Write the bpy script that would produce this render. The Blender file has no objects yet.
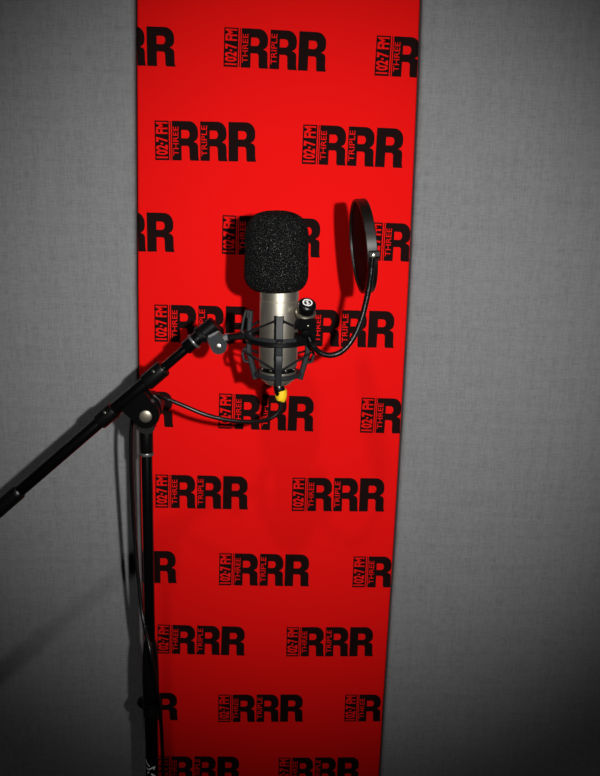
import bpy, bmesh, math, random
from mathutils import Vector, Matrix, noise
from mathutils.geometry import tessellate_polygon

random.seed(4)
SC = bpy.context.scene
COL = SC.collection
PI = math.pi
H = 1.5                      # height of the lens above the floor
DIST = 1.3                   # lens to the printed panel

# ------------------------------------------------------------------ camera
F_PX = 900.0
PITCH, YAW, ROLL = -0.2671, -0.0486, -0.0256
CAM_ROT = (Matrix.Rotation(YAW, 3, 'Z') @ Matrix.Rotation(PITCH, 3, 'X') @ Matrix.Rotation(ROLL, 3, 'Y'))
RIGHT, FWD, UP = CAM_ROT.col[0].copy(), CAM_ROT.col[1].copy(), CAM_ROT.col[2].copy()
CAM_LOC = Vector((0, -DIST, H))
cam_data = bpy.data.cameras.new('camera')
cam_data.sensor_fit = 'VERTICAL'
cam_data.sensor_height = 24.0
cam_data.sensor_width = 24.0 * 600 / 776
cam_data.lens = F_PX / 776 * 24.0
cam_data.clip_start = 0.02
cam = bpy.data.objects.new('camera', cam_data)
COL.objects.link(cam)
m4 = Matrix((RIGHT, UP, -FWD)).transposed().to_4x4()
m4.translation = CAM_LOC
cam.matrix_world = m4
SC.camera = cam

# ------------------------------------------------------------------ light
def aim(o, target):
    o.rotation_euler = (Vector(target) - o.location).to_track_quat('-Z', 'Y').to_euler()

world = bpy.data.worlds.new('room_ambient')
SC.world = world
world.use_nodes = True
world.node_tree.nodes['Background'].inputs[0].default_value = (0.9, 0.95, 1.0, 1)
world.node_tree.nodes['Background'].inputs[1].default_value = 0.003

fl = bpy.data.lights.new('camera_flash', 'SPOT')
fl.energy = 63.5
fl.color = (1.0, 0.985, 0.96)
fl.shadow_soft_size = 0.010
fl.spot_size = math.radians(59)
fl.spot_blend = 1.0
flash = bpy.data.objects.new('camera_flash', fl)
COL.objects.link(flash)
flash.location = CAM_LOC + RIGHT * 0.108 + UP * 0.022
aim(flash, (0.085, 0, H - 0.286))

cl = bpy.data.lights.new('ceiling_lamp', 'AREA')
cl.energy = 1.0
cl.color = (1.0, 0.98, 0.96)
cl.shape = 'DISK'
cl.size = 0.06
cl.spread = math.radians(75)
lamp = bpy.data.objects.new('ceiling_lamp', cl)
COL.objects.link(lamp)
lamp.location = (-0.11, -1.38, 2.58)
aim(lamp, (0.05, 0, 1.15))

vs = SC.view_settings
vs.view_transform = 'Standard'
vs.look = 'None'
vs.exposure = 0.0
vs.gamma = 1.0
vs.use_curve_mapping = False

# ------------------------------------------------------------------ materials
def mat(name, col, rough=0.5, metal=0.0, spec=0.5, coat=0.0, sheen=0.0):
    m = bpy.data.materials.new(name)
    m.use_nodes = True
    b = m.node_tree.nodes['Principled BSDF']
    b.inputs['Base Color'].default_value = (*col, 1)
    b.inputs['Roughness'].default_value = rough
    b.inputs['Metallic'].default_value = metal
    b.inputs['Specular IOR Level'].default_value = spec
    b.inputs['Coat Weight'].default_value = coat
    b.inputs['Sheen Weight'].default_value = sheen
    return m

def nd(m, kind, **kw):
    n = m.node_tree.nodes.new(kind)
    for k, v in kw.items():
        setattr(n, k, v)
    return n

def lk(m, a, b):
    m.node_tree.links.new(a, b)

def noise_tex(m, vec, scale, stretch=(1, 1, 1), detail=2.0, rough=0.5):
    mp = nd(m, 'ShaderNodeMapping')
    mp.inputs['Scale'].default_value = stretch
    lk(m, vec, mp.inputs['Vector'])
    t = nd(m, 'ShaderNodeTexNoise')
    t.inputs['Scale'].default_value = scale
    t.inputs['Detail'].default_value = detail
    t.inputs['Roughness'].default_value = rough
    lk(m, mp.outputs[0], t.inputs['Vector'])
    return t.outputs[0]

def math_n(m, op, a, b):
    n = nd(m, 'ShaderNodeMath', operation=op)
    for i, v in enumerate((a, b)):
        if isinstance(v, (int, float)):
            n.inputs[i].default_value = v
        else:
            lk(m, v, n.inputs[i])
    return n.outputs[0]

def grey_weave():
    m = mat('grey_linen_weave', (0.2, 0.2, 0.2), rough=0.9, spec=0.15)
    b = m.node_tree.nodes['Principled BSDF']
    v = nd(m, 'ShaderNodeTexCoord').outputs['Object']
    weft = noise_tex(m, v, 1.0, (70, 70, 520), 3.0, 0.65)
    warp = noise_tex(m, v, 1.0, (520, 70, 55), 3.0, 0.65)
    weft2 = noise_tex(m, v, 1.0, (10, 10, 110), 3.0)
    warp2 = noise_tex(m, v, 1.0, (110, 10, 8), 3.0)
    fine = noise_tex(m, v, 900.0, (1, 1, 1), 1.0)
    s = math_n(m, 'ADD', weft, warp)
    s2 = math_n(m, 'ADD', weft2, warp2)
    s = math_n(m, 'ADD', s, math_n(m, 'MULTIPLY', s2, 0.40))
    s = math_n(m, 'ADD', s, math_n(m, 'MULTIPLY', fine, 0.5))
    r = nd(m, 'ShaderNodeValToRGB')
    r.color_ramp.elements[0].position = 0.52
    r.color_ramp.elements[0].color = (0.126, 0.131, 0.134, 1)
    r.color_ramp.elements[1].position = 0.90
    r.color_ramp.elements[1].color = (0.238, 0.244, 0.248, 1)
    sc = math_n(m, 'MULTIPLY', s, 0.5)
    lk(m, sc, r.inputs[0])
    lk(m, r.outputs[0], b.inputs['Base Color'])
    bp = nd(m, 'ShaderNodeBump')
    bp.inputs['Strength'].default_value = 0.25
    bp.inputs['Distance'].default_value = 0.001
    lk(m, s, bp.inputs['Height'])
    lk(m, bp.outputs[0], b.inputs['Normal'])
    return m

def red_cloth():
    m = mat('red_cloth', (0.82, 0.0055, 0.005), rough=0.8, spec=0.05)
    b = m.node_tree.nodes['Principled BSDF']
    v = nd(m, 'ShaderNodeTexCoord').outputs['Object']
    a = noise_tex(m, v, 1.0, (60, 60, 500), 2.0)
    c = noise_tex(m, v, 1.0, (500, 60, 60), 2.0)
    s = math_n(m, 'ADD', a, c)
    bp = nd(m, 'ShaderNodeBump')
    bp.inputs['Strength'].default_value = 0.08
    bp.inputs['Distance'].default_value = 0.001
    lk(m, s, bp.inputs['Height'])
    lk(m, bp.outputs[0], b.inputs['Normal'])
    return m

def foam_mat():
    m = mat('black_open_cell_foam', (0.012, 0.012, 0.012), rough=0.75, spec=0.08)
    b = m.node_tree.nodes['Principled BSDF']
    v = nd(m, 'ShaderNodeTexCoord').outputs['Object']
    vor = nd(m, 'ShaderNodeTexVoronoi')
    vor.inputs['Scale'].default_value = 620
    lk(m, v, vor.inputs['Vector'])
    n2 = noise_tex(m, v, 900.0, (1, 1, 1), 2.0, 0.7)
    r = nd(m, 'ShaderNodeValToRGB')
    r.color_ramp.elements[0].position = 0.50
    r.color_ramp.elements[0].color = (0.0015, 0.0016, 0.0016, 1)
    r.color_ramp.elements[1].position = 0.80
    r.color_ramp.elements[1].color = (0.36, 0.36, 0.34, 1)  # pale specks: flash glints on the cell struts, painted into the colour
    e = r.color_ramp.elements.new(0.62)
    e.color = (0.010, 0.010, 0.010, 1)
    lk(m, n2, r.inputs[0])
    lk(m, r.outputs[0], b.inputs['Base Color'])
    bp = nd(m, 'ShaderNodeBump')
    bp.inputs['Strength'].default_value = 1.0
    bp.inputs['Distance'].default_value = 0.0015
    lk(m, vor.outputs['Distance'], bp.inputs['Height'])
    lk(m, bp.outputs[0], b.inputs['Normal'])
    return m

def nickel():
    m = mat('satin_nickel', (0.62, 0.575, 0.48), rough=0.40, metal=0.95)
    b = m.node_tree.nodes['Principled BSDF']
    v = nd(m, 'ShaderNodeTexCoord').outputs['Object']
    s = noise_tex(m, v, 1.0, (900, 900, 900), 2.0)
    bp = nd(m, 'ShaderNodeBump')
    bp.inputs['Strength'].default_value = 0.08
    bp.inputs['Distance'].default_value = 0.0005
    lk(m, s, bp.inputs['Height'])
    lk(m, bp.outputs[0], b.inputs['Normal'])
    return m

def nylon():
    m = mat('black_nylon_mesh', (0.0015, 0.0015, 0.0018), rough=0.6, spec=0.06)
    b = m.node_tree.nodes['Principled BSDF']
    v = nd(m, 'ShaderNodeTexCoord').outputs['Object']
    a = nd(m, 'ShaderNodeTexChecker')
    a.inputs['Scale'].default_value = 2600
    lk(m, v, a.inputs['Vector'])
    al = math_n(m, 'ADD', math_n(m, 'MULTIPLY', a.outputs['Fac'], 0.03), 0.97)
    lk(m, al, b.inputs['Alpha'])
    return m

def floor_mat():
    m = mat('charcoal_carpet', (0.03, 0.03, 0.032), rough=0.95, spec=0.1)
    b = m.node_tree.nodes['Principled BSDF']
    v = nd(m, 'ShaderNodeTexCoord').outputs['Object']
    s = noise_tex(m, v, 260.0, (1, 1, 1), 3.0)
    bp = nd(m, 'ShaderNodeBump')
    bp.inputs['Strength'].default_value = 0.5
    lk(m, s, bp.inputs['Height'])
    lk(m, bp.outputs[0], b.inputs['Normal'])
    return m

M_WEAVE = grey_weave()
M_RED = red_cloth()
M_INK = mat('black_print_ink', (0.010, 0.0035, 0.0035), rough=0.8, spec=0.05)
M_PLASTER = mat('dark_backing_board', (0.02, 0.02, 0.02), rough=0.9)
M_FOAM = foam_mat()
M_NICKEL = nickel()
M_PAINT = mat('black_gloss_paint', (0.0015, 0.0015, 0.0016), rough=0.20, spec=0.5)
M_SATIN = mat('black_satin_plastic', (0.0022, 0.0022, 0.0024), rough=0.30, spec=0.4)
M_CRADLE = mat('charcoal_plastic', (0.0125, 0.014, 0.016), rough=0.5, spec=0.22)
M_RUBBER = mat('black_rubber', (0.0025, 0.0025, 0.0027), rough=0.34, spec=0.45)
M_CORD = mat('black_elastic', (0.008, 0.008, 0.009), rough=0.8, spec=0.1)
M_MATTE = mat('matte_black_plastic', (0.0012, 0.0012, 0.0013), rough=0.55, spec=0.02)
M_DARKSTEEL = mat('dark_steel', (0.09, 0.088, 0.085), rough=0.25, metal=0.9)
M_STEEL = mat('bright_steel', (0.62, 0.58, 0.50), rough=0.28, metal=1.0)
M_BOLT = mat('dull_steel', (0.24, 0.215, 0.17), rough=0.42, metal=0.85)
M_GREYMETAL = mat('grey_zinc', (0.16, 0.16, 0.16), rough=0.35, metal=0.7)
M_YELLOW = mat('yellow_tape', (0.80, 0.52, 0.01), rough=0.5)
M_WHITE = mat('white_marking', (0.75, 0.75, 0.72), rough=0.5)
M_MINT = mat('pale_green_white_print', (0.86, 0.97, 0.90), rough=0.5)
M_BRONZE = mat('dark_gloss_hoop', (0.004, 0.003, 0.0022), rough=0.34, spec=0.55)
M_NYLON = nylon()
M_FLOOR = floor_mat()

# ------------------------------------------------------------------ mesh tools
ORIGIN = {}

class MB:
    """collects geometry in world coordinates; build() links it as ONE mesh object"""
    def __init__(self):
        self.v, self.f, self.mi = [], [], []
    def add(self, verts, faces, mi=0):
        o = len(self.v)
        self.v += [Vector(p) for p in verts]
        self.f += [tuple(i + o for i in f) for f in faces]
        self.mi += [mi] * len(faces)
    def build(self, name, mats, parent=None, origin=None, angle=35):
        if not isinstance(mats, (list, tuple)):
            mats = [mats]
        if origin is None:
            origin = ORIGIN[parent.name] if parent else Vector((0, 0, 0))
        me = bpy.data.meshes.new(name)
        me.from_pydata([p - origin for p in self.v], [], self.f)
        for m in mats:
            me.materials.append(m)
        for p, i in zip(me.polygons, self.mi):
            p.material_index = i
            p.use_smooth = True
        bm = bmesh.new()
        bm.from_mesh(me)
        bmesh.ops.recalc_face_normals(bm, faces=bm.faces)
        bm.to_mesh(me)
        bm.free()
        me.set_sharp_from_angle(angle=math.radians(angle))
        me.update()
        o = bpy.data.objects.new(name, me)
        COL.objects.link(o)
        if parent:
            o.parent = parent
            o.location = origin - ORIGIN[parent.name]
        else:
            o.location = origin
        ORIGIN[o.name] = Vector(origin)
        return o

def thing(name, loc, label, cat, group=None):
    o = bpy.data.objects.new(name, None)
    o.empty_display_size = 0.02
    COL.objects.link(o)
    o.location = loc
    ORIGIN[o.name] = Vector(loc)
    tag(o, label, cat, group)
    return o

def tag(o, label=None, cat=None, group=None, kind=None):
    if label: o['label'] = label
    if cat: o['category'] = cat
    if group: o['group'] = group
    if kind: o['kind'] = kind
    return o

def at(x, y, Y):
    """point of the place seen at photo pixel (x, y), on the upright plane Y in front of the panel"""
    d = CAM_ROT @ Vector(((x - 300) / F_PX, 1.0, -(y - 388) / F_PX))
    return CAM_LOC + d * ((Y + DIST) / d.y)

def basis(ax):
    ax = Vector(ax).normalized()
    t = Vector((0, 0, 1)) if abs(ax.z) < 0.9 else Vector((0, 1, 0))
    a = ax.cross(t).normalized()
    return a, ax.cross(a).normalized(), ax

def frame(ax, origin, up=None):
    """matrix whose local z runs along ax"""
    if up is None:
        a, b, c = basis(ax)
    else:
        c = Vector(ax).normalized()
        a = Vector(up).cross(c).normalized()
        b = c.cross(a)
    m = Matrix((a, b, c)).transposed().to_4x4()
    m.translation = Vector(origin)
    return m

def lathe(mb, prof, mx, n=48, mi=0, caps=(True, True)):
    vs_, fs = [], []
    for r, z in prof:
        for i in range(n):
            t = 2 * PI * i / n
            vs_.append(mx @ Vector((r * math.cos(t), r * math.sin(t), z)))
    for k in range(len(prof) - 1):
        for i in range(n):
            j = (i + 1) % n
            fs.append((k * n + i, k * n + j, (k + 1) * n + j, (k + 1) * n + i))
    if caps[0] and prof[0][0] > 1e-6:
        fs.append(tuple(range(n)))
    if caps[1] and prof[-1][0] > 1e-6:
        fs.append(tuple((len(prof) - 1) * n + i for i in range(n)))
    mb.add(vs_, fs, mi)

def bevel_prof(r, z0, z1, b=0.0008):
    return [(r - b, z0), (r - 0.3 * b, z0 + 0.3 * b), (r, z0 + b), (r, z1 - b), (r - 0.3 * b, z1 - 0.3 * b), (r - b, z1)]

def rod(mb, p0, p1, r, b=0.0008, n=28, mi=0):
    p0, p1 = Vector(p0), Vector(p1)
    lathe(mb, bevel_prof(r, 0, (p1 - p0).length, b), frame(p1 - p0, p0), n, mi)

def spline(pts, per=10):
    P = [Vector(p) for p in pts]
    P = [P[0] * 2 - P[1]] + P + [P[-1] * 2 - P[-2]]
    out = []
    for i in range(1, len(P) - 2):
        for k in range(per):
            t = k / per
            a, b, c, d = P[i - 1], P[i], P[i + 1], P[i + 2]
            out.append(0.5 * ((2 * b) + (c - a) * t + (2 * a - 5 * b + 4 * c - d) * t * t + (3 * b - a - 3 * c + d) * t ** 3))
    out.append(P[-2])
    return out

def tube(mb, pts, r, n=12, mi=0):
    """sweep a round section; r is a number or function of arc length"""
    P = [Vector(p) for p in pts]
    vs_, fs = [], []
    nrm = None
    L = 0.0
    for i, p in enumerate(P):
        t = (P[min(i + 1, len(P) - 1)] - P[max(i - 1, 0)]).normalized()
        if nrm is None:
            nrm = basis(t)[0]
        nrm = (nrm - t * nrm.dot(t)).normalized()
        bi = t.cross(nrm)
        if i: L += (p - P[i - 1]).length
        rr = r(L) if callable(r) else r
        for k in range(n):
            a = 2 * PI * k / n
            vs_.append(p + nrm * math.cos(a) * rr + bi * math.sin(a) * rr)
    for i in range(len(P) - 1):
        for k in range(n):
            j = (k + 1) % n
            fs.append((i * n + k, i * n + j, (i + 1) * n + j, (i + 1) * n + k))
    fs.append(tuple(range(n)))
    fs.append(tuple((len(P) - 1) * n + k for k in range(n)))
    mb.add(vs_, fs, mi)

def bar(mb, pts, wid, thk, side, mi=0):
    """flat strap swept along pts; wid along `side`, thk across; wid may be a list"""
    P = [Vector(p) for p in pts]
    vs_, fs = [], []
    for i, p in enumerate(P):
        t = (P[min(i + 1, len(P) - 1)] - P[max(i - 1, 0)]).normalized()
        s = Vector(side)
        s = (s - t * s.dot(t)).normalized()
        u = t.cross(s)
        w = wid[i] if isinstance(wid, (list, tuple)) else wid
        c = min(w, thk) * 0.22
        for a, b in ((-w/2 + c, -thk/2), (w/2 - c, -thk/2), (w/2, -thk/2 + c), (w/2, thk/2 - c),
                     (w/2 - c, thk/2), (-w/2 + c, thk/2), (-w/2, thk/2 - c), (-w/2, -thk/2 + c)):
            vs_.append(p + s * a + u * b)
    for i in range(len(P) - 1):
        for k in range(8):
            j = (k + 1) % 8
            fs.append((i * 8 + k, i * 8 + j, (i + 1) * 8 + j, (i + 1) * 8 + k))
    fs.append(tuple(range(8)))
    fs.append(tuple((len(P) - 1) * 8 + k for k in range(8)))
    mb.add(vs_, fs, mi)

def prism(mb, loops, mx, z0, z1, mi=0, bevel=0.0):
    """outline (first loop) with holes, extruded along local z of mx"""
    polys = [[Vector((a, b, 0)) for a, b in lp] for lp in loops]
    flat = [p for lp in polys for p in lp]
    tris = tessellate_polygon(polys)
    n = len(flat)
    mb.add([mx @ Vector((p.x, p.y, z0)) for p in flat] + [mx @ Vector((p.x, p.y, z1)) for p in flat],
           [tuple(t) for t in tris] + [tuple(n + i for i in t) for t in tris], mi)
    o = 0
    for lp in polys:
        k = len(lp)
        mb.add([mx @ Vector((p.x, p.y, z)) for z in (z0, z1) for p in lp],
               [(i, (i + 1) % k, k + (i + 1) % k, k + i) for i in range(k)], mi)
        o += k

def flat_poly(mb, loops, fn, mi=0):
    polys = [[Vector((a, b, 0)) for a, b in lp] for lp in loops]
    flat = [p for lp in polys for p in lp]
    mb.add([fn(p.x, p.y) for p in flat], [tuple(t) for t in tessellate_polygon(polys)], mi)

def arc(cx, cy, r, a0, a1, n=10, ry=None):
    ry = ry or r
    return [(cx + r * math.cos(math.radians(a0 + (a1 - a0) * i / n)),
             cy + ry * math.sin(math.radians(a0 + (a1 - a0) * i / n))) for i in range(n + 1)]

def circle(cx, cy, r, n=24):
    return [(cx + r * math.cos(2 * PI * i / n), cy + r * math.sin(2 * PI * i / n)) for i in range(n)]

def box(mb, lo, hi, mi=0):
    x0, y0, z0 = lo; x1, y1, z1 = hi
    mb.add([(x0,y0,z0),(x1,y0,z0),(x1,y1,z0),(x0,y1,z0),(x0,y0,z1),(x1,y0,z1),(x1,y1,z1),(x0,y1,z1)],
           [(0,3,2,1),(4,5,6,7),(0,1,5,4),(1,2,6,5),(2,3,7,6),(3,0,4,7)], mi)

# ------------------------------------------------------------------ the setting
def interp(tab, z):
    if z >= tab[0][0]: return tab[0][1]
    for (a, b), (c, d) in zip(tab, tab[1:]):
        if z >= c:
            t = (a - z) / (a - c)
            return b + (d - b) * t
    return tab[-1][1]

# the stretched cloth of the narrow panel is not perfectly straight along its edges
EDGE_R = [(H + 0.30, 0.2105), (H + 0.1755, 0.2122), (H + 0.0727, 0.2148), (H - 0.0624, 0.2165), (H - 0.19, 0.2180),
          (H - 0.33, 0.2186), (H - 0.5776, 0.2183), (H - 0.7083, 0.2172), (H - 0.8362, 0.2162), (H - 1.04, 0.2153), (0.1, 0.2140)]
EDGE_L = [(H + 0.30, -0.1650), (H + 0.1764, -0.1671), (H + 0.1138, -0.1690), (H - 0.1408, -0.1735), (H - 0.2271, -0.1752),
          (H - 0.55, -0.1780), (H - 0.85, -0.1775), (H - 1.04, -0.1765), (0.1, -0.1750)]
GAP = 0.0032
ZS = [0.08, 0.30] + [0.40 + 0.05 * i for i in range(30)] + [2.0, 2.3, 2.62]
THICK = 0.036

def padded_panel(mb, left, right, r, thick):
    """cloth-wrapped board: rounded long edges, front face on Y = 0"""
    secs = []
    for z in ZS:
        a, b = left(z), right(z)
        s = [(a, thick)]
        for i in range(7):
            t = PI / 2 * i / 6
            s.append((a + r - r * math.cos(t), r - r * math.sin(t)))
        for i in range(7):
            t = PI / 2 * i / 6
            s.append((b - r + r * math.sin(t), r - r * math.cos(t)))
        s.append((b, thick))
        secs.append([(x, y, z) for x, y in s])
    n = len(secs[0])
    vs_ = [p for s in secs for p in s]
    fs = []
    for k in range(len(secs) - 1):
        for i in range(n):
            j = (i + 1) % n
            fs.append((k*n+i, k*n+j, (k+1)*n+j, (k+1)*n+i))
    fs.append(tuple(range(n)))
    fs.append(tuple((len(secs)-1)*n + i for i in range(n)))
    mb.add(vs_, fs)

WL, WR = -1.35, 1.55
mb = MB(); padded_panel(mb, lambda z: WL, lambda z: interp(EDGE_L, z) - GAP, 0.008, THICK)
tag(mb.build('wall_left', M_WEAVE), 'grey woven fabric wall left of the red strip', kind='structure')
mb = MB(); padded_panel(mb, lambda z: interp(EDGE_R, z) + GAP, lambda z: WR, 0.008, THICK)
tag(mb.build('wall_right', M_WEAVE), 'grey woven fabric wall right of the red strip', kind='structure')
mb = MB(); box(mb, (WL, THICK, 0), (WR, THICK + 0.10, 2.62))
tag(mb.build('wall_back', M_PLASTER), 'dark backing board behind the fabric', kind='structure')
mb = MB(); box(mb, (WL, -2.4, -0.05), (WR, THICK + 0.10, 0))
tag(mb.build('floor', M_FLOOR), 'dark carpet floor', kind='structure')
mb = MB(); box(mb, (WL, 0.002, 0), (WR, THICK, 0.078))
tag(mb.build('baseboard_back', M_PLASTER), 'dark baseboard under the fabric wall', kind='structure')

# ------------------------------------------------------------------ red printed panel
PANEL_R = 0.0035
panel = thing('acoustic_panel', (0.02, 0, 0.08),
              'tall narrow bright red cloth panel printed all over with black RRR radio logos', 'panel')
mb = MB(); padded_panel(mb, lambda z: interp(EDGE_L, z), lambda z: interp(EDGE_R, z), PANEL_R, THICK)
mb.build('red_fabric', M_RED, panel)

def text_polys(body, bold=0.0):
    """letter faces of a line of plain text, scaled to a unit box"""
    cu = bpy.data.curves.new('lettering_source', 'FONT')
    cu.body = body
    cu.offset = bold
    cu.resolution_u = 3
    ob = bpy.data.objects.new('lettering_source', cu)
    COL.objects.link(ob)
    dg = bpy.context.evaluated_depsgraph_get()
    dg.update()
    me = ob.evaluated_get(dg).to_mesh()
    V = [(v.co.x, v.co.y) for v in me.vertices]
    Fs = [tuple(p.vertices) for p in me.polygons]
    bpy.data.objects.remove(ob)
    bpy.data.curves.remove(cu)
    x0 = min(p[0] for p in V); x1 = max(p[0] for p in V)
    y0 = min(p[1] for p in V); y1 = max(p[1] for p in V)
    return [((x - x0) / (x1 - x0), (y - y0) / (y1 - y0)) for x, y in V], Fs

T_FM = text_polys('102\u00b77 FM', 0.034)
T_THREE = text_polys('THREE', 0.004)
T_TRIPLE = text_polys('TRIPLE', 0.004)

# the heavy R on a unit box, v upward
R_OUT = ([(0, 0), (0, 1), (0.62, 1)] + arc(0.62, 0.735, 0.335, 90, 0, 8, 0.265)[1:] + [(0.955, 0.66)]
         + arc(0.775, 0.66, 0.18, 0, -75, 6, 0.17)[1:] + [(0.80, 0.475)] + arc(0.775, 0.36, 0.18, 70, 0, 6, 0.12)[1:]
         + [(0.96, 0.12), (0.975, 0.04), (1.0, 0.0), (0.665, 0.0), (0.64, 0.06), (0.63, 0.30)]
         + arc(0.555, 0.30, 0.075, 0, 90, 4) + [(0.345, 0.375), (0.345, 0)])
R_HOLE = [(0.345, 0.565), (0.345, 0.775), (0.54, 0.775)] + arc(0.54, 0.67, 0.105, 90, -90, 8)[1:-1] + [(0.54, 0.565)]

def logo(x, z, tilt, w, h):
    """one printed station logo; x, z is its upper left corner on the cloth"""
    bm = bmesh.new()
    ct, st = math.cos(tilt), math.sin(tilt)
    def put(polys_v, faces, mi, lift):
        base = len(bm.verts)
        vsx = []
        for u, v in polys_v:
            a, b = u * w, (v - 1) * h
            vsx.append(bm.verts.new((x + a * ct - b * st, -lift, z + a * st + b * ct)))
        for f in faces:
            try:
                fc = bm.faces.new([vsx[i] for i in f])
                fc.material_index = mi
            except ValueError:
                pass
    def poly(loops, mi, lift):
        polys = [[Vector((a, b, 0)) for a, b in lp] for lp in loops]
        flat = [(p.x, p.y) for lp in polys for p in lp]
        put(flat, [tuple(t) for t in tessellate_polygon(polys)], mi, lift)
    L0, L1 = 0.00030, 0.00050
    rect = lambda a, b, c, d: [(a, b), (c, b), (c, d), (a, d)]
    poly([rect(0.0, 0.0, 0.138, 1.0)], 0, L0)
    poly([rect(0.150, 0.0, 0.158, 1.0)], 0, L0)
    for u0, wd in ((0.168, 0.268), (0.446, 0.270), (0.724, 0.276)):
        poly([[(u0 + a * wd, b) for a, b in R_OUT], [(u0 + a * wd, b) for a, b in R_HOLE]], 0, L0)
    def words(t, u0, u1, v0, v1):
        V, Fs = t           # turned to read upward
        put([(u1 - (u1 - u0) * b, v0 + (v1 - v0) * a) for a, b in V], Fs, 1, L1)
    words(T_FM, 0.010, 0.128, 0.050, 0.965)
    words(T_THREE, 0.178, 0.232, 0.12, 0.86)
    words(T_TRIPLE, 0.456, 0.512, 0.12, 0.90)
    # cut at the cloth's edges, and follow the rounding there
    zc = z - h / 2
    a, b = interp(EDGE_L, zc), interp(EDGE_R, zc)
    geo = lambda: bm.verts[:] + bm.edges[:] + bm.faces[:]
    cut = lambda px, **k: bmesh.ops.bisect_plane(bm, geom=geo(), plane_co=(px, 0, 0), plane_no=(1, 0, 0), **k)
    cut(a + 0.0004, clear_inner=True)
    cut(b - 0.0004, clear_outer=True)
    for d in (0.0009, 0.0018, PANEL_R):
        cut(a + d); cut(b - d)
    for v in bm.verts:
        e = min(v.co.x - interp(EDGE_L, v.co.z), interp(EDGE_R, v.co.z) - v.co.x)
        if e < PANEL_R:
            q = PANEL_R - max(e, 0.0)
            v.co.y += PANEL_R - math.sqrt(max(PANEL_R ** 2 - q * q, 0))
    if not bm.faces:
        bm.free(); return
    for f in bm.faces:
        f.normal_update()
        if f.normal.y > 0: f.normal_flip()
    me = bpy.data.meshes.new('printed_logo')
    for v in bm.verts:
        v.co -= ORIGIN[panel.name]
    bm.to_mesh(me); bm.free()
    me.materials.append(M_INK); me.materials.append(M_RED)
    o = bpy.data.objects.new('printed_logo', me)
    COL.objects.link(o)
    o.parent = panel

LOGOS = [
    (-0.2567, 0.1440, 0.000, 0.1400, 0.0500), (-0.0511, 0.1462, -0.0215, 0.1400, 0.0502), (0.1554, 0.1418, -0.020, 0.1420, 0.0517),
    (-0.1468, 0.0232, 0.006, 0.1405, 0.0528), (0.0585, 0.0233, -0.017, 0.1425, 0.0532),
    (-0.2625, -0.1018, 0.000, 0.1415, 0.0550), (-0.0530, -0.1031, -0.018, 0.1415, 0.0550), (0.1565, -0.1086, -0.016, 0.1425, 0.0545),
    (-0.1516, -0.2330, -0.008, 0.1430, 0.0552), (0.0580, -0.2362, -0.008, 0.1440, 0.0552),
    (-0.2702, -0.3645, 0.000, 0.1445, 0.0552), (-0.0575, -0.3660, -0.022, 0.1445, 0.0552), (0.1570, -0.3698, -0.015, 0.1440, 0.0555),
    (-0.1546, -0.4959, -0.016, 0.1430, 0.0547), (0.0552, -0.4993, 0.000, 0.1450, 0.0555),
    (-0.2675, -0.6236, 0.000, 0.1438, 0.0555), (-0.0570, -0.6269, -0.0135, 0.1438, 0.0555), (0.1552, -0.6316, 0.000, 0.1438, 0.0540),
    (-0.1555, -0.7522, -0.030, 0.1418, 0.0525), (0.0518, -0.7570, 0.001, 0.1425, 0.0535),
    (-0.2660, -0.8775, 0.000, 0.1415, 0.0522), (-0.0585, -0.8814, 0.000, 0.1415, 0.0522), (0.1515, -0.8821, 0.000, 0.1415, 0.0515),
    (-0.1600, -0.9990, -0.012, 0.1385, 0.0510), (0.0434, -1.0034, 0.000, 0.1380, 0.0510),
]
for x, z, t, w, h in LOGOS:
    logo(x, z + H, t, w, h)

# ------------------------------------------------------------------ microphone
MY = -0.26                                   # microphone axis in front of the panel
top, bot = at(277.8, 292, MY), at(279.2, 383, MY)
MX = (top.x + bot.x) / 2
zt = at(279, 300, MY).z
Z = lambda y: at(279, y, MY).z               # height of a photo row on the microphone axis
mic_o = Vector((MX, MY, Z(384)))
mic = thing('microphone', mic_o, 'silver satin side-address studio microphone held upright in the black spider cradle', 'microphone')
VM = Matrix.Translation((MX, MY, 0))
R0 = 0.0228
mb = MB()
zb, ztop = Z(365.5), Z(262)
zg = Z(299.5)
lathe(mb, [(R0 - 0.0015, zb), (R0 - 0.0004, zb + 0.0004), (R0, zb + 0.0015), (R0, zg - 0.0006), (R0 - 0.0008, zg - 0.0002),
           (R0 - 0.0008, zg + 0.0006), (R0, zg + 0.001), (R0, ztop)], VM, 72)
mb.build('body_tube', M_NICKEL, mic)
mb = MB()
zr = Z(369.5)
lathe(mb, [(R0 - 0.003, zr - 0.0008), (R0 - 0.0016, zr - 0.0002), (R0 - 0.0012, zb + 0.0004)], VM, 64)
mb.build('lower_collar', M_SATIN, mic)
for ang in (-150, -115, -65, -30):
    s = MB()
    d = Vector((math.cos(math.radians(ang)), math.sin(math.radians(ang)), 0))
    p = Vector((MX, MY, Z(367))) + d * (R0 - 0.0014)
    lathe(s, bevel_prof(0.0016, 0, 0.0014, 0.0003), frame(d, p), 14)
    s.build('screw', M_STEEL, mic)
mb = MB()
z0 = Z(379.6)
lathe(mb, [(0.0085, z0 - 0.0045), (0.0140, z0 - 0.0045), (0.0152, z0 - 0.0035), (0.0160, z0 - 0.0008), (0.0196, z0 + 0.0006), (0.0206, z0 + 0.003), (0.0219, zr - 0.0036), (0.0219, zr - 0.0005)], VM, 64)
mb.build('base_cup', M_NICKEL, mic)
mb = MB()                                     # dark grille, inside the foam
lathe(mb, [(R0 - 0.001, ztop), (R0 - 0.001, Z(225)), (0.018, Z(217)), (0.006, Z(214)), (0.0, Z(213.6))], VM, 48)
mb.build('grille', M_GREYMETAL, mic)

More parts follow.
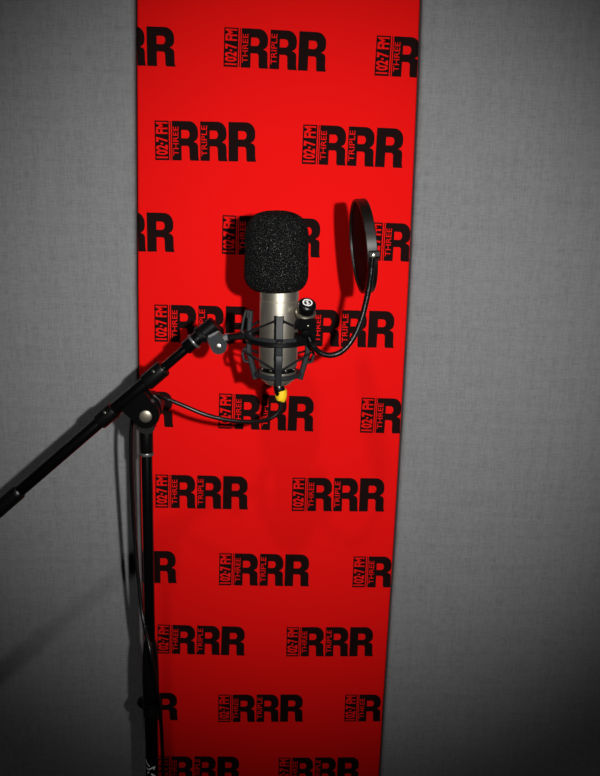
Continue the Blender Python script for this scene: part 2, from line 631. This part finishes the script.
# foam windscreen pulled over the head
ft, fb = Z(210.8), Z(290.5)
fo = Vector((MX - 0.0040, MY, (ft + fb) / 2))
hh = (ft - fb) / 2
bm = bmesh.new()
prof = []
rw_t, rw_b = 0.0365, 0.0370
for i in range(17):                           # top dome, super-elliptic shoulder
    t = PI / 2 * i / 16
    prof.append((rw_t * math.sin(t) ** 0.70, hh - 0.031 + 0.031 * math.cos(t) ** 0.85))
for i in range(1, 22):
    prof.append((rw_t + (rw_b - rw_t) * i / 22, hh - 0.031 - (2 * hh - 0.031 - 0.019) * i / 22))
for i in range(13):
    t = PI / 2 * i / 12
    prof.append((0.0220 + (rw_b - 0.0220) * math.cos(t), -hh + 0.019 - 0.019 * math.sin(t)))
prof.append((0.0220, -hh + 0.004))
# even out the ring spacing
fine = []
for (r1, z1), (r2, z2) in zip(prof, prof[1:]):
    n = max(1, int(math.hypot(r2 - r1, z2 - z1) / 0.0011))
    for k in range(n):
        fine.append((r1 + (r2 - r1) * k / n, z1 + (z2 - z1) * k / n))
fine.append(prof[-1])
mb = MB()
lathe(mb, fine, Matrix.Translation(fo), 200, caps=(False, False))
for i, p in enumerate(mb.v):
    q = p - fo
    rr = math.hypot(q.x, q.y)
    if rr > 0.0223 or q.z > 0:
        nv = noise.noise(p * 620) * 0.00042 + noise.noise(p * 1300) * 0.00035 + noise.noise(p * 60) * 0.0006
        mb.v[i] = p + q.normalized() * nv
foam = mb.build('foam_windscreen', M_FOAM, None, origin=Vector((MX - 0.0040, MY, fb)), angle=180)
tag(foam, 'rounded black foam windscreen pulled over the head of the silver microphone', 'windscreen')

# ------------------------------------------------------------------ spider shock mount
ZR = Z(336.8)                                 # plane of the outer ring
ring_r = 0.0375
mount = thing('shock_mount', (MX, MY, Z(379)), 'charcoal spider shock mount with crossed elastic cords cradling the silver microphone', 'shock mount')

def band(mb, r, z, wr, hz, n=72, c=None, mi=0):
    c = c or 0.0008
    sec = [(r - wr/2 + c, -hz/2), (r + wr/2 - c, -hz/2), (r + wr/2, -hz/2 + c), (r + wr/2, hz/2 - c),
           (r + wr/2 - c, hz/2), (r - wr/2 + c, hz/2), (r - wr/2, hz/2 - c), (r - wr/2, -hz/2 + c)]
    vs_, fs = [], []
    for i in range(n):
        t = 2 * PI * i / n
        for rr, zz in sec:
            vs_.append((MX + rr * math.cos(t), MY + rr * math.sin(t), z + zz))
    for i in range(n):
        for k in range(8):
            j, l = (i + 1) % n, (k + 1) % 8
            fs.append((i*8+k, j*8+k, j*8+l, i*8+l))
    mb.add(vs_, fs, mi)

mb = MB(); band(mb, ring_r, ZR + 0.0030, 0.0045, 0.0042)
mb.build('outer_ring', M_CRADLE, mount)
mb = MB(); band(mb, ring_r - 0.0002, ZR - 0.0022, 0.0036, 0.0052)
mb.build('ring_lining', M_SATIN, mount)
mb = MB(); band(mb, 0.0262, Z(373.0), 0.0050, 0.0044)
band(mb, 0.0238, Z(373.0) - 0.0020, 0.0036, 0.0030)
mb.build('cradle_ring', M_CRADLE, mount)

def polar(ang, r, z):
    a = math.radians(ang)
    return Vector((MX + r * math.cos(a), MY + r * math.sin(a), z))

ARMS = (-90, 0, 90, 180)
zA, zB, zC, zD = Z(311), Z(338), Z(352), Z(375.5)
for ang in ARMS:
    side = Vector((-math.sin(math.radians(ang)), math.cos(math.radians(ang)), 0))
    radial = Vector((math.cos(math.radians(ang)), math.sin(math.radians(ang)), 0))
    mb = MB()
    # main upright, bending in to the cradle ring
    pts = [polar(ang, 0.0335, zA), polar(ang, 0.0345, Z(330)), polar(ang, 0.0345, zB), polar(ang, 0.0350, zC),
           polar(ang, 0.0330, Z(358)), polar(ang, 0.0275, zD), polar(ang, 0.0265, zD - 0.004)]
    bar(mb, pts, [0.0088, 0.0088, 0.0084, 0.0088, 0.0084, 0.0076, 0.0070], 0.0066, side)
    # outer leg of the hook at the top, joined over the gap
    mxh = frame(side, polar(ang, 0, 0), up=(0, 0, 1))
    bar(mb, [polar(ang, 0.0338, zA - 0.001), polar(ang, 0.0385, zA + 0.0002), polar(ang, 0.0412, Z(319)), polar(ang, 0.0434, Z(331)),
             polar(ang, 0.0400, Z(334))], 0.0084, 0.0030, side)
    # lower hook
    bar(mb, [polar(ang, 0.0352, zC + 0.004), polar(ang, 0.0405, zC + 0.0035), polar(ang, 0.0422, zC - 0.002), polar(ang, 0.0400, Z(361)),
             polar(ang, 0.0345, Z(362))], 0.0074, 0.0028, side)
    arm = mb.build('cradle_arm', M_CRADLE, mount)
    cap = MB()
    bar(cap, [polar(ang, 0.0358, zA + 0.0012), polar(ang, 0.0362, zA - 0.008)], 0.0098, 0.0060, side)
    cap.build('arm_cap', M_SATIN, arm)
    if ang == -90:
        s = MB()
        lathe(s, bevel_prof(0.0021, 0, 0.0016, 0.0004), frame(radial, polar(ang, ring_r + 0.0018, ZR + 0.0028)), 16)
        s.build('screw', M_STEEL, mount)

for name, z_arm, z_ring, r_arm in (('upper', Z(313), Z(333), 0.0385), ('lower', Z(365.5), Z(350), 0.0330)):
    mb = MB()
    for ang in (-90, 90):
        for sg in (-1, 1):
            a = polar(ang, r_arm, z_arm)
            b = polar(ang + sg * 80, 0.0410, z_ring)
            tube(mb, [a, a.lerp(b, 0.5), b], 0.0012 if name == 'upper' else 0.0013, 8)
    mb.build('elastic_cord', M_CORD, mount)

# bracket from the ring out to the swivel
swY = MY + 0.004
mb = MB()
p0, p1 = Vector((MX - ring_r - 0.0005, MY, ZR + 0.0015)), at(228.5, 337, swY)
bar(mb, [p0, p0.lerp(p1, 0.4), p1], [0.0105, 0.0080, 0.0074], 0.0100, (0, 0, 1))
mb.build('bracket', M_SATIN, mount)
mb = MB()
q = at(226.5, 337.0, swY)
bar(mb, [p1 + Vector((0.001, 0, 0)), q, at(222, 339, swY)], [0.0085, 0.0090, 0.0080], 0.0085, (0, 0, 1))
mb.build('hinge_tongue', M_GREYMETAL, mount)

# swivel adaptor screwed onto the boom tip
bdir = (at(205, 331.5, MY) - at(20, 487.5, MY)).normalized()
def boom_pt(x, y):                            # boom axis point nearest a photo pixel
    return at(x, y, MY)
mb = MB()
lug_c = at(219, 345, MY)
up_dir = (at(210, 329, MY) - lug_c).normalized()
ry = 0.0095
lugm = frame((0, -1, 0), lug_c, up=up_dir)     # local y = towards the barrel, z = to the camera
def lug_outline(r, L):
    return arc(0, 0, r, 180, 360, 14) + [(r * 0.92, L * 0.6), (r * 0.80, L), (-r * 0.80, L), (-r * 0.92, L * 0.6)]
for z0_, z1_ in ((0.0052, 0.0086), (-0.0086, -0.0052)):
    prism(mb, [lug_outline(0.0094, 0.0145)], lugm, z0_, z1_)
mb.build('swivel_lug', M_CRADLE, mount)
mb = MB()
bar(mb, [lug_c + up_dir * 0.0145, lug_c + up_dir * 0.0172], 0.0175, 0.0185, bdir)
mb.build('swivel_yoke', M_GREYMETAL, mount)
mb = MB()
lathe(mb, bevel_prof(0.0036, -0.0095, 0.0100, 0.0008), frame((0, -1, 0), lug_c), 20)
mb.build('hinge_bolt', M_STEEL, mount)
mb = MB()
b0, b1 = boom_pt(199.5, 336.5), boom_pt(215.5, 323.5)
lathe(mb, [(0.0098, 0), (0.0112, 0.0010), (0.0112, 0.0060), (0.0100, 0.0072), (0.0100, (b1 - b0).length - 0.001), (0.0088, (b1 - b0).length)],
      frame(b1 - b0, b0), 36)
mb.build('swivel_barrel', M_SATIN, mount)

# ------------------------------------------------------------------ boom stand
PY = -0.235                                   # upright of the stand
pole_top = at(146.8, 455, PY)
pole_bot = Vector((pole_top.x - 0.0042, PY, 0.0))
def pole_at(y):
    z = at(150, y, PY).z
    t = (pole_top.z - z) / (pole_top.z - pole_bot.z)
    return pole_top.lerp(pole_bot, t)
BY = MY                                       # boom plane
stand = thing('microphone_stand', (pole_bot.x, PY, 0), 'black gloss boom microphone stand rising at the left edge of the red panel', 'microphone stand')

mb = MB(); rod(mb, pole_at(650), pole_at(440), 0.0069, n=32)
mb.build('upper_pole', M_PAINT, stand)
mb = MB(); rod(mb, pole_bot + Vector((0, 0, 0.05)), pole_at(700), 0.0088, n=40)
lower = mb.build('lower_pole', M_PAINT, stand)
# clutch grip
g0, g1 = pole_at(716), pole_at(640)
L = (g1 - g0).length
mb = MB()
lathe(mb, [(0.0092, 0), (0.0104, 0.0015), (0.0104, 0.012), (0.0096, 0.014), (0.0112, 0.017), (0.0112, L * 0.55), (0.0104, L * 0.80), (0.0086, L - 0.004), (0.0072, L)],
      frame(g1 - g0, g0), 40)
grip = mb.build('clutch_grip', M_RUBBER, stand)
for yy, rr in ((704.5, 0.0116), (714.5, 0.0110)):
    mb = MB()
    c = pole_at(yy)
    lathe(mb, bevel_prof(rr, -0.0013, 0.0013, 0.0006), frame(g1 - g0, c), 40)
    mb.build('grip_ring', M_PAINT, grip)
mb = MB()                                      # clamp screw on the clutch, wing to the left
c = pole_at(710)
lathe(mb, [(0.004, 0), (0.004, 0.010), (0.0082, 0.011), (0.0090, 0.013), (0.0090, 0.018), (0.0078, 0.020)], frame((-0.55, 0.83, 0), c + Vector((-0.004, 0.006, 0))), 20)
mb.build('clutch_knob', M_SATIN, grip)
# painted brand-free strokes of the lettering running up the tube
def on_tube(u, zpx, r=0.00895):
    c = pole_at(zpx)
    return c + Vector((math.sin(u) * r, -math.cos(u) * r, 0))
def tube_u(x, y):
    c = pole_at(y)
    d = at(x, y, PY - 0.0088).x - c.x
    return math.asin(max(-0.97, min(0.97, d / 0.00895)))
LET = MB()
def stroke(pts, w):
    P = spline([(x, y, 0) for x, y in pts], 6)
    for k in range(len(P) - 1):
        a, b = P[k], P[k + 1]
        t = (b - a).normalized(); s = Vector((-t.y, t.x, 0))
        wa = (w[0] + (w[1] - w[0]) * k / (len(P) - 1)) / 2
        wb = (w[0] + (w[1] - w[0]) * (k + 1) / (len(P) - 1)) / 2
        q = [a + s * wa, a - s * wa, b - s * wb, b + s * wb]
        LET.add([on_tube(tube_u(p.x, p.y), p.y) for p in q], [(0, 1, 2, 3)])
stroke([(145.6, 757.2), (146.4, 759.8), (149.5, 762.4)], (0.9, 1.3))
stroke([(146.2, 764.2), (147.6, 765.7), (150.2, 764.6), (152.6, 763.5), (155.0, 763.2)], (1.0, 1.8))
stroke([(153.0, 764.8), (154.6, 765.0)], (2.0, 1.6))
stroke([(147.4, 770.2), (148.0, 768.4), (149.2, 768.0)], (1.0, 1.2))
stroke([(151.0, 769.4), (153.4, 771.2), (154.6, 774.0), (154.2, 777.5)], (1.6, 3.0))
stroke([(147.6, 776.6), (150.2, 774.6), (152.6, 774.2)], (2.6, 2.4))
stroke([(147.0, 779.8), (153.0, 781.0)], (2.6, 2.6))
LET.build('lettering', M_MINT, lower)

# pole head: fork under the pivot
mb = MB(); rod(mb, pole_at(455), pole_at(424), 0.0082, b=0.0015, n=32)
mb.build('pole_head', M_SATIN, stand)
mb = MB()
c = pole_at(453.5)
lathe(mb, bevel_prof(0.0088, -0.0022, 0.0022, 0.001), frame((0, 0, 1), c), 32)
mb.build('head_collar', M_GREYMETAL, stand)
piv = at(146.5, 411.5, BY)
mb = MB()                                      # pale metal saddle under the plates
a, b = at(138.5, 427, BY + 0.004), at(155.5, 427, BY + 0.004)
sad = frame((0, -1, 0), at(147, 424.5, BY), up=(0, 0, 1))
outl = arc(0, 0.002, 0.0112, 200, 340, 12) + [(0.0085, 0.001), (-0.0085, 0.001)]
prism(mb, [outl], sad, -0.011, 0.0100)
mb.build('saddle', M_DARKSTEEL, stand)
# two round side plates of the tilting clamp
updir = Vector((-bdir.z, 0, bdir.x)).normalized()
pm = frame((0, -1, 0), piv, up=updir)
rp = 0.0172
plate = arc(0, 0, rp, 158, 382, 26) + [(rp * 1.0, 0.012), (rp * 1.05, 0.0225), (-rp * 1.05, 0.0225), (-rp * 1.0, 0.012)]
for z0_, z1_ in ((0.0098, 0.0128), (-0.0128, -0.0098)):
    mb = MB()
    prism(mb, [plate], pm, z0_, z1_)
    mb.build('pivot_plate', M_PAINT, stand)
mb = MB()
lathe(mb, bevel_prof(0.0120, -0.0098, 0.0098, 0.001), frame((0, -1, 0), piv), 32)
mb.build('friction_disc', M_RUBBER, stand)
mb = MB()
lathe(mb, [(0.0076, 0.0120), (0.0076, 0.0136), (0.0072, 0.0146), (0.0055, 0.0153), (0.003, 0.0157), (0.0, 0.0158)], frame((0, -1, 0), piv + Vector((0.0006, 0, -0.002))), 32)
mb.build('pivot_bolt', M_BOLT, stand)
mb = MB()                                      # hand wheel behind the plates
lathe(mb, [(0.005, 0.012), (0.006, 0.020), (0.016, 0.022), (0.0175, 0.025), (0.0175, 0.034), (0.016, 0.037)], frame((0, 1, 0), piv), 24)
mb.build('tilt_knob', M_SATIN, stand)

# boom arm
A = boom_pt(20.5, 490.5); B = boom_pt(103, 419.2); Cc = boom_pt(162, 369.5); Dd = boom_pt(191, 344.2); E_ = boom_pt(203, 333.8)
mb = MB(); rod(mb, A - (B - A).normalized() * 0.03, B, 0.0074, n=36)
mb.build('boom_rear_tube', M_PAINT, stand)
mb = MB()
end = A + (A - B).normalized() * 0.17
lathe(mb, [(0.0078, 0), (0.0092, 0.002), (0.0096, 0.006), (0.0100, 0.16), (0.0096, 0.168), (0.007, 0.170)], frame(end - A, A), 36)
mb.build('boom_end_grip', M_RUBBER, stand)
mb = MB(); rod(mb, B, Cc, 0.0083, n=36)
mb.build('clamp_sleeve', M_PAINT, stand)
for pa, pb, rr in ((boom_pt(99, 422.5), boom_pt(115, 408.8), 0.0100), (boom_pt(145.5, 383.5), boom_pt(164.5, 367.2), 0.0104)):
    mb = MB()
    Lc = (pb - pa).length
    lathe(mb, [(rr - 0.0025, 0), (rr - 0.0004, 0.0012), (rr, 0.003), (rr, Lc - 0.003), (rr - 0.0004, Lc - 0.0012), (rr - 0.0025, Lc)], frame(pb - pa, pa), 36)
    col = mb.build('boom_collar', M_SATIN, stand)
    s = MB()
    pc = pa.lerp(pb, 0.62)
    d = (Vector((0, -1, 0)) * 0.8 + updir * 0.55).normalized()
    lathe(s, [(0.0020, 0), (0.0020, 0.0008), (0.0012, 0.0016), (0, 0.0018)], frame(d, pc + d * (rr - 0.0003)), 14)
    s.build('set_screw', M_STEEL, col)
mb = MB(); rod(mb, Cc, Dd + bdir * 0.004, 0.0056, n=32)
mb.build('boom_front_tube', M_PAINT, stand)
mb = MB(); rod(mb, boom_pt(185.5, 348.8), E_, 0.0084, b=0.0012, n=32)
mb.build('boom_tip', M_PAINT, stand)
mb = MB(); lathe(mb, bevel_prof(0.0100, -0.0016, 0.0016, 0.0007), frame(bdir, boom_pt(194, 341.3)), 32)
mb.build('lock_ring', M_GREYMETAL, stand)

# tripod foot
hub = pole_bot + Vector((0, 0, 0.16))
mb = MB(); lathe(mb, bevel_prof(0.022, -0.03, 0.03, 0.004), frame((0, 0, 1), hub), 32)
mb.build('leg_hub', M_SATIN, stand)
for k, ang in enumerate((150, 20, 265)):
    d = Vector((math.cos(math.radians(ang)), math.sin(math.radians(ang)), 0))
    rr = 0.22
    mb = MB(); rod(mb, hub + d * 0.012 + Vector((0, 0, 0.01)), pole_bot + d * rr + Vector((0, 0, 0.012)), 0.0075, n=20)
    leg = mb.build('leg', M_PAINT, stand)
    mb = MB(); rod(mb, pole_bot + d * (rr + 0.006) + Vector((0, 0, 0.0105)), pole_bot + d * (rr - 0.035) + Vector((0, 0, 0.033)), 0.0105, b=0.003, n=20)
    mb.build('rubber_foot', M_RUBBER, leg)

# ------------------------------------------------------------------ cables
def px_path(pts, per=8):
    return spline([at(x, y, Y) for x, y, Y in pts], per)

cable = thing('microphone_cable', at(281, 400, MY), 'black cable with yellow-taped plug looping from the microphone base to the stand upright', 'cable')
plug_top = Vector((MX + 0.0010, MY, z0 - 0.0055)); plug_bot = at(281.0, 399, MY)
mb = MB()
lathe(mb, [(0.0060, 0), (0.0067, 0.001), (0.0067, 0.010), (0.0060, 0.0115), (0.0054, (plug_top - plug_bot).length)], frame(plug_bot - plug_top, plug_top), 28)
mb.build('plug', M_SATIN, cable)
mb = MB()
yc0, yc1 = at(280.8, 389.6, MY), at(281.4, 401.2, MY)
Ly = (yc1 - yc0).length
prof = [(0.0066, 0), (0.0071, 0.0008), (0.0068, Ly * 0.35), (0.0070, Ly * 0.5), (0.0062, Ly * 0.85), (0.0042, Ly)]
lathe(mb, prof, frame(yc1 - yc0, yc0), 26)
for i, p in enumerate(mb.v):
    mb.v[i] = p + Vector((noise.noise(p * 140), noise.noise(p * 180 + Vector((7, 0, 0))), noise.noise(p * 180 + Vector((0, 9, 0))))) * 0.0012
tp = mb.build('tape_band', M_YELLOW, cable)
tp['label'] = 'crumpled yellow tape round the plug'
mb = MB()
pts = px_path([(281, 397, MY), (281, 404, MY), (278.5, 412, MY), (270, 418.5, MY), (257, 421.5, MY + 0.004), (235, 421, MY + 0.010), (208, 415.5, MY + 0.014),
               (182, 405, MY + 0.016), (163, 397.5, MY + 0.020), (149, 395, MY + 0.032), (137, 403, MY + 0.034), (131.8, 425, MY + 0.030), (131, 460, MY + 0.036),
               (133, 510, MY + 0.046), (136.5, 560, MY + 0.044), (142.5, 615, MY + 0.030), (150, 650, MY - 0.0008), (155.5, 682, MY + 0.000),
               (160, 712, MY + 0.012), (162, 740, MY + 0.016), (163.5, 780, MY + 0.018), (166, 840, MY + 0.016)], 8)
last = pts[-1]
pts += spline([last, last + Vector((0.004, -0.002, -0.14)), Vector((last.x + 0.02, last.y - 0.02, 0.10)), Vector((last.x + 0.05, last.y - 0.03, 0.0026)),
               Vector((last.x + 0.22, last.y - 0.06, 0.0026)), Vector((last.x + 0.4, last.y + 0.03, 0.0026))], 8)[1:]
tube(mb, pts, 0.0026, 12)
mb.build('cable_jacket', M_RUBBER, cable)

# ------------------------------------------------------------------ pop filter
HY = -0.268
hc = at(363.0, 246.3, HY)
hax = (RIGHT * -0.985 + FWD * -0.098 + UP * -0.110).normalized()
hr = 0.0536
pop = thing('pop_filter', at(306, 335, MY), 'round black mesh pop filter on a bent gooseneck right of the foam windscreen', 'pop filter')
hm = frame(hax, hc)
mb = MB()
hd = 0.0060
sec = [(hr - 0.0030, -hd), (hr - 0.0006, -hd), (hr, -hd + 0.0008), (hr, hd - 0.0008), (hr - 0.0006, hd), (hr - 0.0026, hd),
       (hr - 0.0030, hd - 0.0006)]
n = 96
vs_, fs = [], []
for i in range(n):
    t = 2 * PI * i / n
    for r, z in sec:
        vs_.append(hm @ Vector((r * math.cos(t), r * math.sin(t), z)))
k = len(sec)
for i in range(n):
    for q in range(k):
        j, l = (i + 1) % n, (q + 1) % k
        fs.append((i*k+q, j*k+q, j*k+l, i*k+l))
mb.add(vs_, fs)
mb.build('hoop', M_BRONZE, pop)
for zz in (0.0035, -0.0035):
    mb = MB()
    vs_, fs = [hm @ Vector((0, 0, zz))], []
    for rr in (0.02, 0.04, hr - 0.0028):
        for i in range(64):
            t = 2 * PI * i / 64
            vs_.append(hm @ Vector((rr * math.cos(t), rr * math.sin(t), zz)))
    for i in range(64):
        fs.append((0, 1 + i, 1 + (i + 1) % 64))
        for q in range(2):
            a = 1 + q * 64
            fs.append((a + i, a + (i + 1) % 64, a + 64 + (i + 1) % 64, a + 64 + i))
    mb.add(vs_, fs)
    mb.build('mesh_screen', M_NYLON, pop)

# clip at the hoop's near edge
clip = at(374.0, 253.5, HY - 0.048)
rad = clip - hc
rad = (rad - hax * rad.dot(hax)).normalized()
clip = hc + rad * (hr + 0.0035)
mb = MB()
bar(mb, [clip - hax * 0.0065 - rad * 0.001, clip + hax * 0.0045 - rad * 0.001], 0.0085, 0.0075, UP)
cl_o = mb.build('hoop_clip', M_SATIN, pop)
s = MB(); lathe(s, bevel_prof(0.0026, 0, 0.0030, 0.0008), frame(rad, clip + rad * 0.0018), 16)
s.build('screw', M_STEEL, cl_o)

# gooseneck
gp = [at(307, 333, MY - 0.030)]
mid = [(311, 343, -0.034), (319, 352, -0.038), (330, 355.3, -0.043), (341.5, 351.5, -0.050), (352, 340, -0.058), (360.5, 322, -0.064), (366, 302, -0.070), (370, 282, -0.073)]
gp += [at(x, y, MY + d) for x, y, d in mid]
gp += [clip + Vector((-0.0012, 0, -0.010)), clip]
path = spline(gp, 60)
mb = MB()
tube(mb, path, lambda s: 0.0032 + 0.00022 * math.sin(2 * PI * s / 0.0015), 14)
mb.build('gooseneck', M_SATIN, pop)
mb = MB()
tube(mb, spline([gp[0] + (gp[0] - gp[1]) * 0.4, gp[0], gp[0].lerp(gp[1], 0.9)], 6), 0.0046, 16)
mb.build('neck_ferrule', M_PAINT, pop)

# clamp gripping the mount, with its tightening knob
kc = at(306.6, 307.6, MY - 0.026)              # centre of the knob
kax = (UP * 0.64 - FWD * 0.74 + RIGHT * 0.13).normalized()
km = frame(kax, kc, up=UP)
mb = MB()
lathe(mb, [(0.0092, -0.0048), (0.0106, -0.0036), (0.0108, 0.0030), (0.0102, 0.0058), (0.0086, 0.0074), (0.0070, 0.0078), (0.0, 0.0079)], km, 44)
knob = mb.build('clamp_knob', M_SATIN, pop)
mb = MB()                                       # white emblem: ring round an S-like sign
zt_ = 0.0081
fn = lambda a, b: km @ Vector((a, b, zt_))
R_ = 0.0058
flat_poly(mb, [circle(0, 0, R_, 32), circle(0, 0, R_ * 0.72, 32)], fn)
def ribbon(pts, w):
    L_ = []; Rr = []
    for i, (a, b) in enumerate(pts):
        a0, b0 = pts[max(i - 1, 0)]; a1, b1 = pts[min(i + 1, len(pts) - 1)]
        d = math.hypot(a1 - a0, b1 - b0)
        nx, ny = -(b1 - b0) / d, (a1 - a0) / d
        L_.append((a + nx * w / 2, b + ny * w / 2)); Rr.append((a - nx * w / 2, b - ny * w / 2))
    flat_poly(mb, [L_ + Rr[::-1]], fn)
S_ = arc(0, 0.0013, 0.0014, 20, 270, 10) + arc(0, -0.0015, 0.0014, 90, -160, 10)[1:]
ribbon(S_, 0.0011)
ribbon([(0.0013, R_ * 0.95), (-0.0013, -R_ * 0.95)], 0.0011)
em = mb.build('emblem', M_WHITE, knob)
em['label'] = 'white ringed sign on top of the knob'
mb = MB()
lathe(mb, [(0.0062, -0.0128), (0.0104, -0.0124), (0.0116, -0.0108), (0.0118, -0.0072), (0.0108, -0.0056), (0.0062, -0.0049)], km, 40)
mb.build('washer', M_BOLT, pop)
mb = MB()
lathe(mb, bevel_prof(0.0055, -0.030, -0.008, 0.001), km, 24)
mb.build('knob_stem', M_PAINT, pop)
mb = MB()                                       # C-shaped jaw round the ring
jc = at(306.0, 330.5, MY - 0.027)
jm = frame((0, -1, 0), jc, up=(0, 0, 1))
jo = [(-0.0095, -0.0145), (0.0085, -0.0150), (0.0115, -0.0105), (0.0115, 0.0115), (0.0070, 0.0150), (-0.0090, 0.0140), (-0.0120, 0.0080),
      (-0.0120, 0.0030), (-0.0030, 0.0035), (-0.0030, -0.0045), (-0.0120, -0.0045), (-0.0120, -0.0110)]
prism(mb, [jo], jm, -0.010, 0.0075)
jaw = mb.build('clamp_jaw', M_MATTE, pop)
s = MB()
lathe(s, bevel_prof(0.0052, 0, 0.006, 0.0012), frame((0, -1, 0), jc + Vector((-0.0005, -0.0070, -0.0015))), 24)
s.build('neck_socket', M_MATTE, jaw)
s = MB()
lathe(s, bevel_prof(0.0011, 0, 0.0014, 0.0004), frame((0, -1, 0), jc + Vector((0.0018, -0.0074, 0.0070))), 14)
s.build('screw', M_BOLT, jaw)
